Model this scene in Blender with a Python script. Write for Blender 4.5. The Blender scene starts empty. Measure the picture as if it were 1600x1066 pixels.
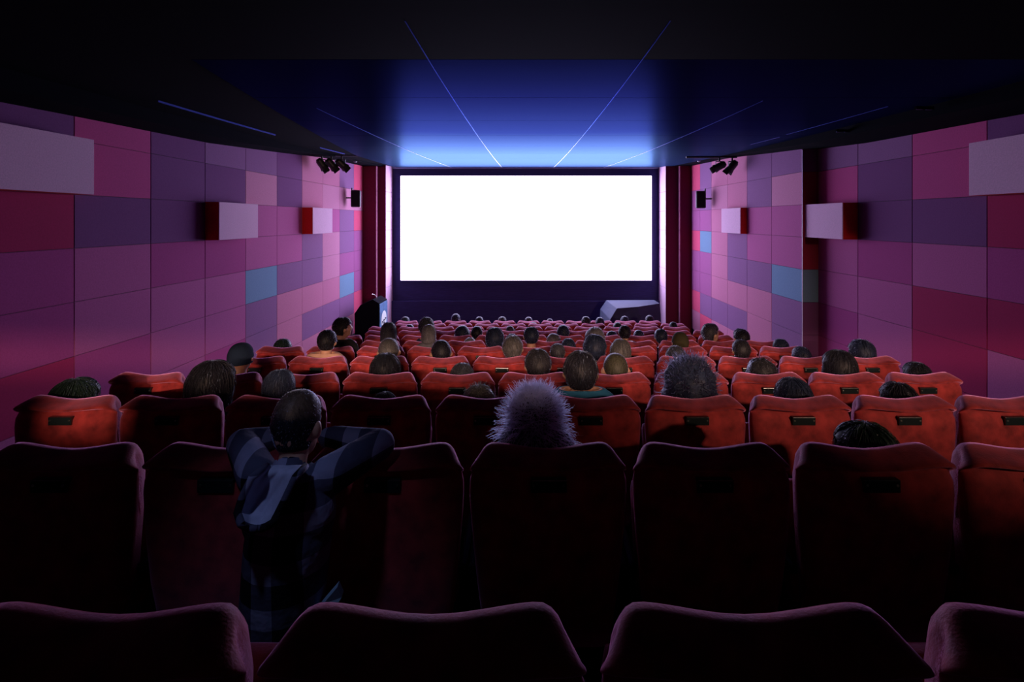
import bpy, bmesh, math, random
import numpy as np
from mathutils import Vector, Matrix, noise
random.seed(7)
PI = math.pi
C = bpy.context.scene.collection
F, CX, CY = 840.0, 821.0, 344.0          # focal length and vanishing point in 1600x1066 pixels
Z0 = 3.59                                # camera height above the floor in front of the screen

def at(px, py, d):
    return Vector(((px - CX) / F * d, d, Z0 - (py - CY) / F * d))

# ------------------------------------------------------------------ materials
def new_mat(name):
    m = bpy.data.materials.new(name); m.use_nodes = True
    nt = m.node_tree
    return m, nt, nt.nodes['Principled BSDF']

def link(nt, a, b): nt.links.new(a, b)

def mat(name, col, rough=.6, metal=0., spec=.5, var=0., scale=20., sheen=0., sheen_col=None, bump=0., bscale=80., stretch=(1,1,1), spec_tint=None):
    m, nt, p = new_mat(name)
    p.inputs['Roughness'].default_value = rough
    p.inputs['Metallic'].default_value = metal
    p.inputs['Specular IOR Level'].default_value = spec
    if spec_tint: p.inputs['Specular Tint'].default_value = (*spec_tint, 1)
    if sheen:
        p.inputs['Sheen Weight'].default_value = sheen
        p.inputs['Sheen Roughness'].default_value = .45
        if sheen_col: p.inputs['Sheen Tint'].default_value = (*sheen_col, 1)
    p.inputs['Base Color'].default_value = (*col, 1)
    if var or bump:
        tc = nt.nodes.new('ShaderNodeTexCoord')
        mp = nt.nodes.new('ShaderNodeMapping'); mp.inputs['Scale'].default_value = stretch
        link(nt, tc.outputs['Object'], mp.inputs['Vector'])
    if var:
        n = nt.nodes.new('ShaderNodeTexNoise'); n.inputs['Scale'].default_value = scale; n.inputs['Detail'].default_value = 4
        link(nt, mp.outputs['Vector'], n.inputs['Vector'])
        r = nt.nodes.new('ShaderNodeValToRGB')
        r.color_ramp.elements[0].position = .3; r.color_ramp.elements[1].position = .72
        r.color_ramp.elements[0].color = (*[c * (1 - var) for c in col], 1)
        r.color_ramp.elements[1].color = (*[min(1, c * (1 + var)) for c in col], 1)
        link(nt, n.outputs['Fac'], r.inputs['Fac']); link(nt, r.outputs['Color'], p.inputs['Base Color'])
    if bump:
        n = nt.nodes.new('ShaderNodeTexNoise'); n.inputs['Scale'].default_value = bscale; n.inputs['Detail'].default_value = 3
        link(nt, mp.outputs['Vector'], n.inputs['Vector'])
        b = nt.nodes.new('ShaderNodeBump'); b.inputs['Strength'].default_value = bump; b.inputs['Distance'].default_value = .004
        link(nt, n.outputs['Fac'], b.inputs['Height']); link(nt, b.outputs['Normal'], p.inputs['Normal'])
    return m

def emit(name, col, s):
    m, nt, p = new_mat(name)
    p.inputs['Base Color'].default_value = (.8, .8, .8, 1)
    p.inputs['Emission Color'].default_value = (*col, 1)
    p.inputs['Emission Strength'].default_value = s
    return m

SCREEN_TINT = (.655, .60, 1.0)
SCREEN_POWER = 11.2
M = {}
M['velvet'] = mat('red velvet', (.31, .030, .028), .75, spec=.2, var=.5, scale=13, sheen=.9, sheen_col=(1, .42, .75), bump=.25, bscale=160)
M['black_metal'] = mat('black metal', (.012, .012, .014), .45, spec=.5)
M['plate'] = mat('black plate', (.012, .02, .022), .22, spec=.8)
M['screw'] = mat('steel screw', (.75, .72, .65), .3, metal=1)
M['black_plastic'] = mat('black plastic', (.012, .012, .014), .5)
M['carpet'] = mat('black carpet', (.012, .010, .012), .95, spec=.1, var=.5, scale=90)
M['black_wall'] = mat('black masking fabric', (.046, .042, .145), .85, spec=.15, var=.2, scale=12, stretch=(.3, 1, 6))
M['ceil_black'] = mat('black soffit and ceiling shade', (.0018, .002, .005), .9, spec=.02)  # black soffits, and shade painted onto the near and left ceiling
def veneer(name='dark blue veneer', gain=1., rough=.30):
    m, nt, p = new_mat(name)
    tc = nt.nodes.new('ShaderNodeTexCoord'); mp = nt.nodes.new('ShaderNodeMapping'); mp.inputs['Scale'].default_value = (.6, 14, 1)
    link(nt, tc.outputs['Object'], mp.inputs['Vector'])
    n = nt.nodes.new('ShaderNodeTexNoise'); n.inputs['Scale'].default_value = 3; n.inputs['Detail'].default_value = 4
    link(nt, mp.outputs['Vector'], n.inputs['Vector'])
    b = nt.nodes.new('ShaderNodeBump'); b.inputs['Strength'].default_value = .12; b.inputs['Distance'].default_value = .004
    link(nt, n.outputs['Fac'], b.inputs['Height'])
    g = nt.nodes.new('ShaderNodeBsdfGlossy'); g.inputs['Roughness'].default_value = rough
    fr = nt.nodes.new('ShaderNodeFresnel'); fr.inputs['IOR'].default_value = 1.08           # thin lacquer: mirrors only at grazing angles
    rp = nt.nodes.new('ShaderNodeValToRGB'); e = rp.color_ramp.elements
    e[0].position = .03; e[0].color = (.0015, .002, .008, 1); e[1].position = .42; e[1].color = (.056, .115, .185, 1)
    q = e.new(.12); q.color = (.004, .006, .030, 1); q = e.new(.25); q.color = (.011, .020, .068, 1)
    for k in e: k.color = (*[min(.9, c * gain) for c in k.color[:3]], 1)
    link(nt, fr.outputs[0], rp.inputs['Fac']); link(nt, rp.outputs['Color'], g.inputs['Color'])
    d = nt.nodes.new('ShaderNodeBsdfDiffuse'); d.inputs['Color'].default_value = (.007, .009, .040, 1)
    link(nt, b.outputs['Normal'], g.inputs['Normal']); link(nt, b.outputs['Normal'], d.inputs['Normal'])
    a = nt.nodes.new('ShaderNodeAddShader'); link(nt, g.outputs[0], a.inputs[0]); link(nt, d.outputs[0], a.inputs[1])
    link(nt, a.outputs[0], nt.nodes['Material Output'].inputs['Surface'])
    return m
M['ceil'] = veneer()
M['seam_strip'] = veneer('bright seam strip', 18., .48)
M['seam_metal'] = mat('aluminium seam', (.07, .09, .24), .28, metal=1)
M['screen'] = emit('lit screen', SCREEN_TINT, SCREEN_POWER)
M['backing'] = mat('panel backing', (.02, .012, .02), .9)
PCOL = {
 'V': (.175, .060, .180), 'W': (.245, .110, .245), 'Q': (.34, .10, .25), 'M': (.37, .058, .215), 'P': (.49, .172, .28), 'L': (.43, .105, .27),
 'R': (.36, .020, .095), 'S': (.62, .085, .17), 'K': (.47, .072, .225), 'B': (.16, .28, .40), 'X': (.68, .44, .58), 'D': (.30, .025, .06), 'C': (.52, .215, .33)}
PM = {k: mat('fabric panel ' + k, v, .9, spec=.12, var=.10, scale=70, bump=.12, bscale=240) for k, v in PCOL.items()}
M['box_side'] = mat('red box side', (.70, .022, .030), .8, spec=.15, var=.1, scale=60)

# ------------------------------------------------------------------ mesh helpers
def obj(name, bm, m, parent=None, smooth=False, loc=None):
    me = bpy.data.meshes.new(name)
    if isinstance(bm, bmesh.types.BMesh):
        bmesh.ops.recalc_face_normals(bm, faces=bm.faces[:])
        bm.to_mesh(me); bm.free()
    else:
        me.from_pydata([tuple(v) for v in bm[0]], [], [tuple(f) for f in bm[1]]); me.update()
    for k in (m if isinstance(m, (list, tuple)) else [m]): me.materials.append(k)
    if smooth: me.polygons.foreach_set('use_smooth', [True] * len(me.polygons))
    o = bpy.data.objects.new(name, me); C.objects.link(o)
    if parent: o.parent = parent
    if loc is not None: o.location = loc
    return o

def tag(o, label, cat, group=None):
    o['label'] = label; o['category'] = cat
    if group: o['group'] = group
    return o

def thing(name, label, cat, loc=(0, 0, 0), rz=0, group=None):
    o = bpy.data.objects.new(name, None); C.objects.link(o)
    o.location = loc; o.rotation_euler = (0, 0, rz); o.empty_display_size = .2
    return tag(o, label, cat, group)

def struct(o): o['kind'] = 'structure'; return o

def box(bm, x0, x1, y0, y1, z0, z1, mi=0, bev=0.):
    vs = [bm.verts.new((x, y, z)) for z in (z0, z1) for y in (y0, y1) for x in (x0, x1)]
    fs = []
    for q in ((0, 2, 3, 1), (4, 5, 7, 6), (0, 1, 5, 4), (2, 6, 7, 3), (0, 4, 6, 2), (1, 3, 7, 5)):
        f = bm.faces.new([vs[i] for i in q]); f.material_index = mi; fs.append(f)
    if bev:
        es = list({e for f in fs for e in f.edges})
        bmesh.ops.bevel(bm, geom=es, offset=bev, segments=2, profile=.6, affect='EDGES')
    return fs

def ell(bm, c, r, seg=16, rings=10, rot=None):
    mtx = Matrix.Translation(Vector(c)) @ (rot.to_4x4() if rot else Matrix.Identity(4)) @ Matrix.Diagonal((*r, 1))
    bmesh.ops.create_uvsphere(bm, u_segments=seg, v_segments=rings, radius=1, matrix=mtx)

def cap(bm, a, b, ra, rb, seg=12):
    """tapered limb with round ends"""
    a, b = Vector(a), Vector(b); ax = (b - a)
    q = ax.to_track_quat('Z', 'Y').to_matrix().to_4x4()
    bmesh.ops.create_cone(bm, cap_ends=True, segments=seg, radius1=ra, radius2=rb, depth=ax.length,
                          matrix=Matrix.Translation((a + b) / 2) @ q)
    ell(bm, a, (ra,) * 3, seg, 8); ell(bm, b, (rb,) * 3, seg, 8)

def cyl(bm, a, b, ra, rb=None, seg=20):
    a, b = Vector(a), Vector(b); ax = b - a
    q = ax.to_track_quat('Z', 'Y').to_matrix().to_4x4()
    bmesh.ops.create_cone(bm, cap_ends=True, segments=seg, radius1=ra, radius2=ra if rb is None else rb, depth=ax.length,
                          matrix=Matrix.Translation((a + b) / 2) @ q)

def tube(bm, pts, r, seg=8):
    rings = []
    for i, p in enumerate(pts):
        p = Vector(p); t = (Vector(pts[min(i + 1, len(pts) - 1)]) - Vector(pts[max(i - 1, 0)])).normalized()
        q = t.to_track_quat('Z', 'Y')
        rr = r[i] if isinstance(r, (list, tuple)) else r
        rings.append([bm.verts.new(p + q @ Vector((rr * math.cos(2 * PI * k / seg), rr * math.sin(2 * PI * k / seg), 0))) for k in range(seg)])
    for a, b in zip(rings, rings[1:]):
        for k in range(seg): bm.faces.new((a[k], a[(k + 1) % seg], b[(k + 1) % seg], b[k]))
    bm.faces.new(rings[0][::-1]); bm.faces.new(rings[-1])

# ------------------------------------------------------------------ rows
W = .60
IP = [.00198, .00403, .00621, .00833, .01053, .01281, .01508, .01736, .01964, .02191, .02419, .02646]
CREST = [951, 693, 618, 582, 556.5, 541, 532, 523.5, 516, 510, 505.2, 501]
DEP = [ip * F * W for ip in IP]                                   # depth of each row's crest
HB = 1.10                                                         # seat back height
TOPZ = [Z0 - (y - CY) / F * d for y, d in zip(CREST, DEP)]
PLAT = [z - HB for z in TOPZ]
START = [-1.80, -3.36, -4.88, -5.37, -4.88, -5.37, -4.9, -5.37, -4.92, -5.38, -4.95, -5.38]
COUNT = [4, 7, 10, 11, 11, 11, 11, 11, 11, 11, 11, 11]
ORD = ['first', 'second', 'third', 'fourth', 'fifth', 'sixth', 'seventh', 'eighth', 'ninth', 'tenth', 'eleventh', 'twelfth']

# ------------------------------------------------------------------ setting: floor, walls, ceiling
bm = bmesh.new()
XL, XRF, XRN = -4.86, 4.946, 5.23
edges = [-5.0] + [d - .13 for d in DEP] + [14.55]
levels = [PLAT[0] + .15] + PLAT
for i, z in enumerate(levels):
    box(bm, XL, XRN, edges[i], edges[i + 1], z - .5 if i < len(levels) - 1 else -.3, z)
box(bm, XL, XRN, 14.55, 17.2, -.3, 0)
struct(obj('floor', bm, M['carpet']))

def prof(d, pts):
    for (a, za), (b, zb) in zip(pts, pts[1:]):
        if d <= b: return za + (zb - za) * (d - a) / (b - a)
    return pts[-1][1]
CEIL = [(-5, 1.225)] + [(4 + .25 * q, 1.225 + .00939 * (.25 * q) ** 1.5) for q in range(54)]
SOFF = [(-5, 1.02), (4.9, 1.09), (5.8, 1.12), (8.2, 1.18), (10.55, 1.33), (12.9, 1.50), (17.1, 1.655)]
ROWZ = [.865, .275, -.305, -.885, -1.470, -2.055, -2.64, -3.22]   # joints between panel courses, relative to the camera

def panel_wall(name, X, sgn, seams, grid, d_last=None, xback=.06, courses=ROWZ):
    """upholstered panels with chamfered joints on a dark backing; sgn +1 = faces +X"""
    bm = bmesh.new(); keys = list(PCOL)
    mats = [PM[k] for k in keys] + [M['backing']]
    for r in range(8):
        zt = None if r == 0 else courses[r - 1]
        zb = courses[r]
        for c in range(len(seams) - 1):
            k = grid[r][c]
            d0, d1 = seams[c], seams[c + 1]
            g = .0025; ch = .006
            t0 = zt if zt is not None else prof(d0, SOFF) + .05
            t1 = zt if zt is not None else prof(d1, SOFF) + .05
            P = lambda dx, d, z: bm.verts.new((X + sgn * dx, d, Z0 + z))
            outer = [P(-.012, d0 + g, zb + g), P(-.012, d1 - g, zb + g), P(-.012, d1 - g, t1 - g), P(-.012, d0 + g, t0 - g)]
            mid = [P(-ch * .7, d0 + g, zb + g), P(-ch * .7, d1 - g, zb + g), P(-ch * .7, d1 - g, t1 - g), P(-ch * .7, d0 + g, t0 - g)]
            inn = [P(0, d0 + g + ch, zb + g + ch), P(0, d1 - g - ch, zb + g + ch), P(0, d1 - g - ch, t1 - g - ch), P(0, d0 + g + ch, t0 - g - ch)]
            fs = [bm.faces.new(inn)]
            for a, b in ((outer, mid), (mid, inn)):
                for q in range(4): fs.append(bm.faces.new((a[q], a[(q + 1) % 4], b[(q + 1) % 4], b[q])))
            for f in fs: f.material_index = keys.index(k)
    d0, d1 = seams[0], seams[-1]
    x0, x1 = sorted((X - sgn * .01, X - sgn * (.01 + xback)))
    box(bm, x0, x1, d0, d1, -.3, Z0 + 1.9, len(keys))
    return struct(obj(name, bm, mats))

L_SEAM = [-5.0, 1.05, 2.24, 3.42, 4.61, 5.79, 6.975, 8.155, 9.34, 10.52, 11.70, 12.885, 14.07, 15.24, 16.05]
# columns from the camera towards the screen (four more behind the camera edge)
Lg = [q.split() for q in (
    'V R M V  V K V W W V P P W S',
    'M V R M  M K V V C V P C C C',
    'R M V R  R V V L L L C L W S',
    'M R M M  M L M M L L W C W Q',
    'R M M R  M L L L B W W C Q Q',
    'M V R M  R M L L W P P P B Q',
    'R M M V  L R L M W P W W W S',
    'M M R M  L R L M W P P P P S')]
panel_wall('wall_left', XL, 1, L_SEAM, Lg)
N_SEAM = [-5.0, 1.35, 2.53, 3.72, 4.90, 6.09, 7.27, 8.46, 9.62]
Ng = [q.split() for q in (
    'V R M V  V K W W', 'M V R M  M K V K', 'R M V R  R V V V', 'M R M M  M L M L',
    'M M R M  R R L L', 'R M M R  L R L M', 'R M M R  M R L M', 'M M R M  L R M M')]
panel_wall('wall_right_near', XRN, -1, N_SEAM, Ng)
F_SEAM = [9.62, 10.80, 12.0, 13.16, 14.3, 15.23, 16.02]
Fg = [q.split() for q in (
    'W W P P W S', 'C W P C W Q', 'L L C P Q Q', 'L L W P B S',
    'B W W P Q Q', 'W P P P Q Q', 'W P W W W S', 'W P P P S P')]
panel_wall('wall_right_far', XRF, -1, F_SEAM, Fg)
# step where the far wall stands proud of the near one
bm = bmesh.new()
keys = list(PCOL)
for r, k in enumerate('V D D D B V V V'.split()):
    zt = 1.45 if r == 0 else ROWZ[r - 1]
    box(bm, XRF + .001, XRN + .04, 9.60, 9.66, Z0 + ROWZ[r] + .003, Z0 + zt - .003, keys.index(k))
struct(obj('wall_right_return', bm, [PM[k] for k in keys]))
bm = bmesh.new(); box(bm, XRF - .006, XRF + .001, 9.594, 9.606, 0, Z0 + 1.25)
struct(obj('trim_19', bm, mat('pale corner bead', (.7, .65, .85), .5)))
LAMP_A, LAMP_B = Vector((0, -4.0, Z0 + .95)), Vector((4.9, -2.2, Z0 + .90))
bm = bmesh.new()                                                  # unseen rear wall; ports added to cut the lamp beams into shape
P0, P1, RUN = -2.56, -2.50, 1.50
def port(lamp, sl0, sl1, sill, top): return (lamp.x + sl0 * RUN, lamp.x + sl1 * RUN, lamp.z - sill * RUN, lamp.z - top * RUN)
PORTS = [port(LAMP_A, -.875, -.812, .305, .235), port(LAMP_A, -.75, .60, .266, .218)]
LAMP_C = LAMP_A + Vector((-.625 * RUN, 0, 0))
xs = XL - .1
for (a, b, zl, zh) in PORTS:
    box(bm, xs, a, P0, P1, -.3, Z0 + 1.9); box(bm, a, b, P0, P1, -.3, zl); box(bm, a, b, P0, P1, zh, Z0 + 1.9); xs = b
box(bm, xs, XRN + .1, P0, P1, -.3, Z0 + 1.9)
box(bm, XL - .1, XRN + .1, -5.1, -5.0, -.3, Z0 + 1.9)
struct(obj('wall_back', bm, M['backing']))
bm = bmesh.new(); box(bm, 2.9, 4.27, -1.45, -1.40, -.3, Z0 + 1.9); box(bm, 4.27, XRN + .1, -1.45, -1.40, -.3, Z0 + .585); struct(obj('wall_beam_blocker', bm, M['backing']))  # unseen partition and high sill, added to block part of the side lamp

# pilasters beside the screen
def pilaster(name, xin, d_face, d_end, xout, side, body, strip):
    bm = bmesh.new()
    x0, x1 = sorted((xin, xout))
    box(bm, x0, x1, d_face, d_end, -.3, Z0 + 1.72, 0)
    xs = xin - .004 * side
    zs = [1.72, .865, .275, -.305, -.885, -1.470, -2.055, -3.59]
    for a, b in zip(zs, zs[1:]):
        xa, xb = sorted((xs, xin + .02 * side))
        box(bm, xa, xb, d_face + .004, d_end, Z0 + b + .004, Z0 + a - .004, 1)
    return struct(obj(name, bm, [body, strip]))
M['pil_face'] = mat('dark red pilaster fabric', (.15, .016, .050), .9, spec=.1, var=.15, scale=50)
pilaster('trim_1', -4.46, 16.05, 16.25, XL - .3, -1, M['pil_face'], PM['P'])
pilaster('trim_2', -4.225, 16.25, 17.12, XL - .3, -1, M['pil_face'], PM['X'])
pilaster('trim_3', 4.61, 16.02, 16.22, XRN + .3, 1, M['pil_face'], PM['P'])
pilaster('trim_4', 4.235, 16.22, 17.12, XRN + .3, 1, M['pil_face'], PM['X'])

# screen wall with its low plinth
bm = bmesh.new()
box(bm, -4.9, 4.9, 17.1, 17.25, -.3, Z0 + 1.75)
struct(obj('wall_front', bm, M['black_wall']))
bm = bmesh.new(); box(bm, -4.22, 4.23, 16.93, 17.1, 0, Z0 - 2.55, 0, .012); struct(obj('baseboard_front', bm, M['black_wall']))
bm = bmesh.new()                                                  # pale slanted bead where the ceiling meets the screen wall
tri = [[bm.verts.new((x, d, Z0 + z)) for d, z in ((16.96, 1.70), (17.06, 1.625), (17.06, 1.70))] for x in (-4.22, 4.23)]
for a, b in ((0, 1), (1, 2), (2, 0)): bm.faces.new((tri[0][a], tri[0][b], tri[1][b], tri[1][a]))
bm.faces.new(tri[0]); bm.faces.new(tri[1][::-1])
struct(obj('trim_5', bm, mat('pale bead paint', (.35, .42, .6), .5)))

scr = thing('projection_screen', 'blank white projection screen glowing on the black wall behind the front row', 'screen', (.08, 17.04, Z0 - 1.92))
x0, x1 = (626 - CX) / F * 17, (1018 - CX) / F * 17
zb, zt = -(438 - CY) / F * 17, -(275 - CY) / F * 17
hw = (x1 - x0) / 2; scr.location = ((x0 + x1) / 2, 17.0, Z0 + zb)
bm = bmesh.new(); box(bm, -hw, hw, 0, .02, 0, zt - zb); obj('screen_surface', bm, M['screen'], scr)
bm = bmesh.new()
for (a, b, c, d) in ((-hw - .05, -hw, -.05, zt - zb + .05), (hw, hw + .05, -.05, zt - zb + .05), (-hw, hw, -.05, 0), (-hw, hw, zt - zb, zt - zb + .05)):
    box(bm, a, b, .0, .09, c, d)
obj('masking_frame', bm, M['black_wall'], scr)

# ceiling: veneered middle field, shade painted black on its near and left parts, black perimeter soffits
def strip_surface(bm, pts, xa, xb, thick, mi=0):
    """sheet following the (depth, z) profile between two x functions"""
    lo, hi = [], []
    for d, z in pts:
        a, b = xa(d), xb(d)
        lo.append((bm.verts.new((a, d, Z0 + z)), bm.verts.new((b, d, Z0 + z))))
        hi.append((bm.verts.new((a, d, Z0 + z + thick)), bm.verts.new((b, d, Z0 + z + thick))))
    for i in range(len(pts) - 1):
        for q in ((lo[i][0], lo[i + 1][0], lo[i + 1][1], lo[i][1]), (hi[i][0], hi[i][1], hi[i + 1][1], hi[i + 1][0]),
                  (lo[i][0], hi[i][0], hi[i + 1][0], lo[i + 1][0]), (lo[i][1], lo[i + 1][1], hi[i + 1][1], hi[i][1])):
            f = bm.faces.new(q); f.material_index = mi
    for k in (0, -1):
        f = bm.faces.new((lo[k][0], lo[k][1], hi[k][1], hi[k][0])); f.material_index = mi
def samples(a, b, P, n=24): return [(a + (b - a) * i / n, prof(a + (b - a) * i / n, P)) for i in range(n + 1)]
bm = bmesh.new()
shade_x = lambda d: 2.55 + .155 * (d - 4.1) if d < 12 else 3.77 + .06 * (d - 12)  # left board edge follows a shadow boundary; the black beyond is painted shade
nb = [4.1, 5.45, 6.85, 8.3, 9.85, 11.4, 13.0, 14.7, 17.15]
for a, b in zip(nb, nb[1:]):                                     # veneer boards run across the hall with fine joints
    strip_surface(bm, samples(a + .004, b - .004, CEIL, 8), lambda d: -shade_x(d), lambda d: 4.4, .06, 0)
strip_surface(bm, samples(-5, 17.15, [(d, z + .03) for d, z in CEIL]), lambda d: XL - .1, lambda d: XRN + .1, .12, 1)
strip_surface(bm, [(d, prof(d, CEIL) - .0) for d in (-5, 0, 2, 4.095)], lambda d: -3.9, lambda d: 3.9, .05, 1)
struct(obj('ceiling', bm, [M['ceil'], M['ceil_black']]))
bm = bmesh.new()
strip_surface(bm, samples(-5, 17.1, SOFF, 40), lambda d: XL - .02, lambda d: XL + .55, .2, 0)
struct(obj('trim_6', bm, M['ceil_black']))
bm = bmesh.new()
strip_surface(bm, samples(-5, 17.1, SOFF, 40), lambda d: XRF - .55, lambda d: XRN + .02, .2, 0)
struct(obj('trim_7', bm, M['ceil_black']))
n = 8
for x, d0, d1 in ((-.74, 3.3, 17.05), (.89, 3.3, 17.05), (-2.33, 6.0, 17.0), (2.47, 5.6, 17.0), (-3.86, 5.65, 8.3), (-3.9, 10.2, 11.6), (3.98, 5.9, 8.2), (4.02, 8.5, 9.6)):
    bm = bmesh.new()
    strip_surface(bm, [(d, z - .004) for d, z in samples(d0, d1, CEIL, 26)], lambda d: x - .003, lambda d: x + .003, .02)
    struct(obj('trim_%d' % n, bm, M['seam_strip'])); n += 1

# ------------------------------------------------------------------ wall boxes
def wall_box(X, sgn, prot, d0, d1, r, label, z0=None, z1=None):
    zt, zb = ROWZ[r - 1], ROWZ[r]
    t = thing('wall_box', label, 'wall box', (X, (d0 + d1) / 2, Z0 + zb), 0, 'protruding fabric wall boxes')
    L = (d1 - d0) / 2
    bm = bmesh.new(); a, b = sorted((sgn * .001, sgn * (prot - .012)))
    box(bm, a, b, -L, L, 0, zt - zb, 0, .004); obj('box_body', bm, M['box_side'], t)
    bm = bmesh.new(); a, b = sorted((sgn * (prot - .012), sgn * prot))
    box(bm, a, b, -L, L, 0, zt - zb, 0, .005); o = obj('front_panel', bm, PM['X'], t); o['label'] = 'pale lilac fabric front panel'
wall_box(XL, 1, .215, 8.155, 9.34, 2, 'pale lilac box with red side on the lectern-side wall, middle one of its three')
wall_box(XL, 1, .235, 11.70, 12.885, 2, 'small-looking pale lilac box on the lectern-side wall, next to the black speaker')
wall_box(XL, 1, .215, 3.42, 5.79, 1, 'big lilac box on the lectern-side wall, high under the ceiling, cut by the picture edge')
wall_box(XRN, -1, .24, 8.46, 9.64, 2, 'pale lilac box with red side in the wall corner, opposite the lectern-side wall')
wall_box(XRF, -1, .15, 12.0, 13.16, 2, 'pale lilac box on the wall opposite the lectern, near the black speaker')
wall_box(XRN, -1, .24, 3.72, 6.05, 1, 'big lilac box high on the wall opposite the lectern, cut by the picture edge')

# ------------------------------------------------------------------ spotlights, speakers, ceiling bits
def light_track(p, x0, x1, z, d, label):
    t = thing('lighting_track', label, 'lighting track', ((x0 + x1) / 2, d, z), 0)
    h = (x1 - x0) / 2
    bm = bmesh.new(); box(bm, -h, h, -.03, .03, 0, .05, 0, .004); obj('rail', bm, M['black_metal'], t)
    for s in (-.6, 0, .6):
        bm = bmesh.new(); cyl(bm, (s * h, 0, .05), (s * h, 0, .22), .012); obj('hanger', bm, M['black_metal'], t)
M['lens'] = mat('lens glass', (.03, .05, .10), .08, spec=1)
def spotlight(x, d, z, aim, label):
    t = thing('spotlight', label, 'spotlight', (x, d, z), 0, 'stage spotlights hanging from the rails')
    bm = bmesh.new(); cyl(bm, (0, 0, 0), (0, 0, -.07), .02); box(bm, -.085, .085, -.02, .02, -.085, -.07, 0, .003)
    box(bm, -.085, -.075, -.02, .02, -.22, -.07, 0, .002); box(bm, .075, .085, -.02, .02, -.22, -.07, 0, .002)
    obj('yoke', bm, M['black_metal'], t)
    a = Vector(aim).normalized(); c = Vector((0, 0, -.19))
    bm = bmesh.new(); cyl(bm, c - a * .10, c + a * .06, .082, .082, 22); cyl(bm, c - a * .15, c - a * .10, .05, .08, 22); cyl(bm, c + a * .06, c + a * .13, .085, .10, 22)
    obj('housing', bm, M['black_metal'], t)
    bm = bmesh.new(); cyl(bm, c + a * .131, c + a * .135, .085, .085, 22); obj('lens', bm, M['lens'], t)
    for k in range(2):
        bm = bmesh.new()
        s = 1 if k else -1
        q = a.to_track_quat('Z', 'Y'); u = q @ Vector((s * .095, 0, 0)); v = q @ Vector((0, .07, 0))
        p = [c + a * .13 + u - v, c + a * .13 + u + v, c + a * .20 + u * 1.25 + v, c + a * .20 + u * 1.25 - v]
        vs = [bm.verts.new(w) for w in p] + [bm.verts.new(w + u.normalized() * .004) for w in p]
        for f in ((0, 1, 2, 3), (7, 6, 5, 4), (0, 4, 5, 1), (1, 5, 6, 2), (2, 6, 7, 3), (3, 7, 4, 0)): bm.faces.new([vs[i] for i in f])
        obj('barn_door', bm, M['black_metal'], t)
dl = 12.2
zr = at(0, 244, dl).z
light_track(0, at(491, 0, dl).x + .12, at(576, 0, dl).x, zr, dl, 'black ceiling rail with three spotlights, on the lectern side')
for x, w in ((503, 'nearest the wall'), (518, 'middle one of three'), (534, 'nearest the screen middle')):
    spotlight(at(x, 0, dl).x, dl, zr, (.65, .25, -1 + (x - 503) * .012), 'black stage spotlight on the lectern-side rail, ' + w.replace('nearest', 'closer to'))
zr2 = at(0, 247, dl).z
light_track(0, at(1072, 0, dl).x, at(1158, 0, dl).x - .10, zr2, dl, 'black ceiling rail with two spotlights, above the wall opposite the lectern')
spotlight(at(1124, 0, dl).x, dl, zr2, (-.9, .25, -.5), 'black stage spotlight on the rail opposite the lectern, tilted toward the screen')
spotlight(at(1144, 0, dl).x, dl, zr2, (-.55, .5, -.9), 'black stage spotlight on the rail opposite the lectern, beside the panelled wall')

M['grille'] = mat('grille', (.012, .012, .016), .8, spec=.1)
def speaker(px, py, d, side, rz, label):
    c = at(px, py, d)
    t = thing('wall_speaker', label, 'speaker', c, rz, 'black wall speakers')
    bm = bmesh.new(); box(bm, -.125, .125, -.10, .12, -.23, .23, 0, .035); obj('cabinet', bm, M['black_plastic'], t, True)
    bm = bmesh.new(); box(bm, -.10, .10, -.108, -.098, -.20, .20, 0, .004); obj('grille', bm, M['grille'], t)
    wx = (XL if side < 0 else XRF)
    r = Matrix.Rotation(-rz, 4, 'Z') @ Vector((wx - c.x, 0, 0))
    bm = bmesh.new(); tube(bm, [(0, -.05, .02), (r.x * .5, -.05 + r.y * .5, .02), (r.x, r.y - .05, .02)], .02)
    tube(bm, [(r.x * .4, r.y * .4 - .05, .02), (r.x * .4, r.y * .4 - .05, .29)], .018); obj('bracket', bm, M['black_metal'], t)
speaker(556, 310.5, 14.6, -1, math.radians(12), 'black loudspeaker on a bracket, lectern-side wall beside the dark pilaster')
speaker(1095, 312, 14.3, 1, math.radians(-14), 'black loudspeaker on a bracket, panelled wall opposite the lectern')

def ceiling_bit(px, py, d, label, kind):
    c = at(px, py, d)
    if kind == 'vent':
        bm = bmesh.new(); box(bm, -.10, .10, -.02, .02, 0, .03, 0, .004)
        for k in (-1, 1): box(bm, k * .055 - .035, k * .055 + .035, -.010, .010, -.004, .004, 1)
        o = obj('ceiling_vent', bm, [M['ceil_black'], M['seam_metal']], loc=c); tag(o, label, 'vent', 'slim ceiling vents'); o.rotation_euler.z = .1
    else:
        t = thing('smoke_detector', label, 'smoke detector', c, 0, 'small ceiling detectors')
        bm = bmesh.new(); cyl(bm, (0, 0, .08), (0, 0, .0), .07, .06, 20); obj('base', bm, M['black_plastic'], t, True)
        bm = bmesh.new(); ell(bm, (0, 0, 0), (.045, .045, .04), 16, 10); obj('dome', bm, mat('dome plastic', (.25, .25, .3), .25), t, True)
ceiling_bit(1444, 171, 5.7, 'slim ceiling slot with bright metal edges, higher of two over the panelled wall', 'vent')
ceiling_bit(1317, 206, 7.3, 'slim ceiling slot with bright metal edges, closer to the wall corner', 'vent')
ceiling_bit(1232, 229, 10.0, 'dark dome on the ceiling above the wall corner opposite the lectern', 'd')
ceiling_bit(1092, 251, 14.0, 'small dark dome on the ceiling behind the two-spotlight rail', 'd')
ceiling_bit(555, 252, 14.2, 'small dark dome on the ceiling behind the three-spotlight rail', 'd')

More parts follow.
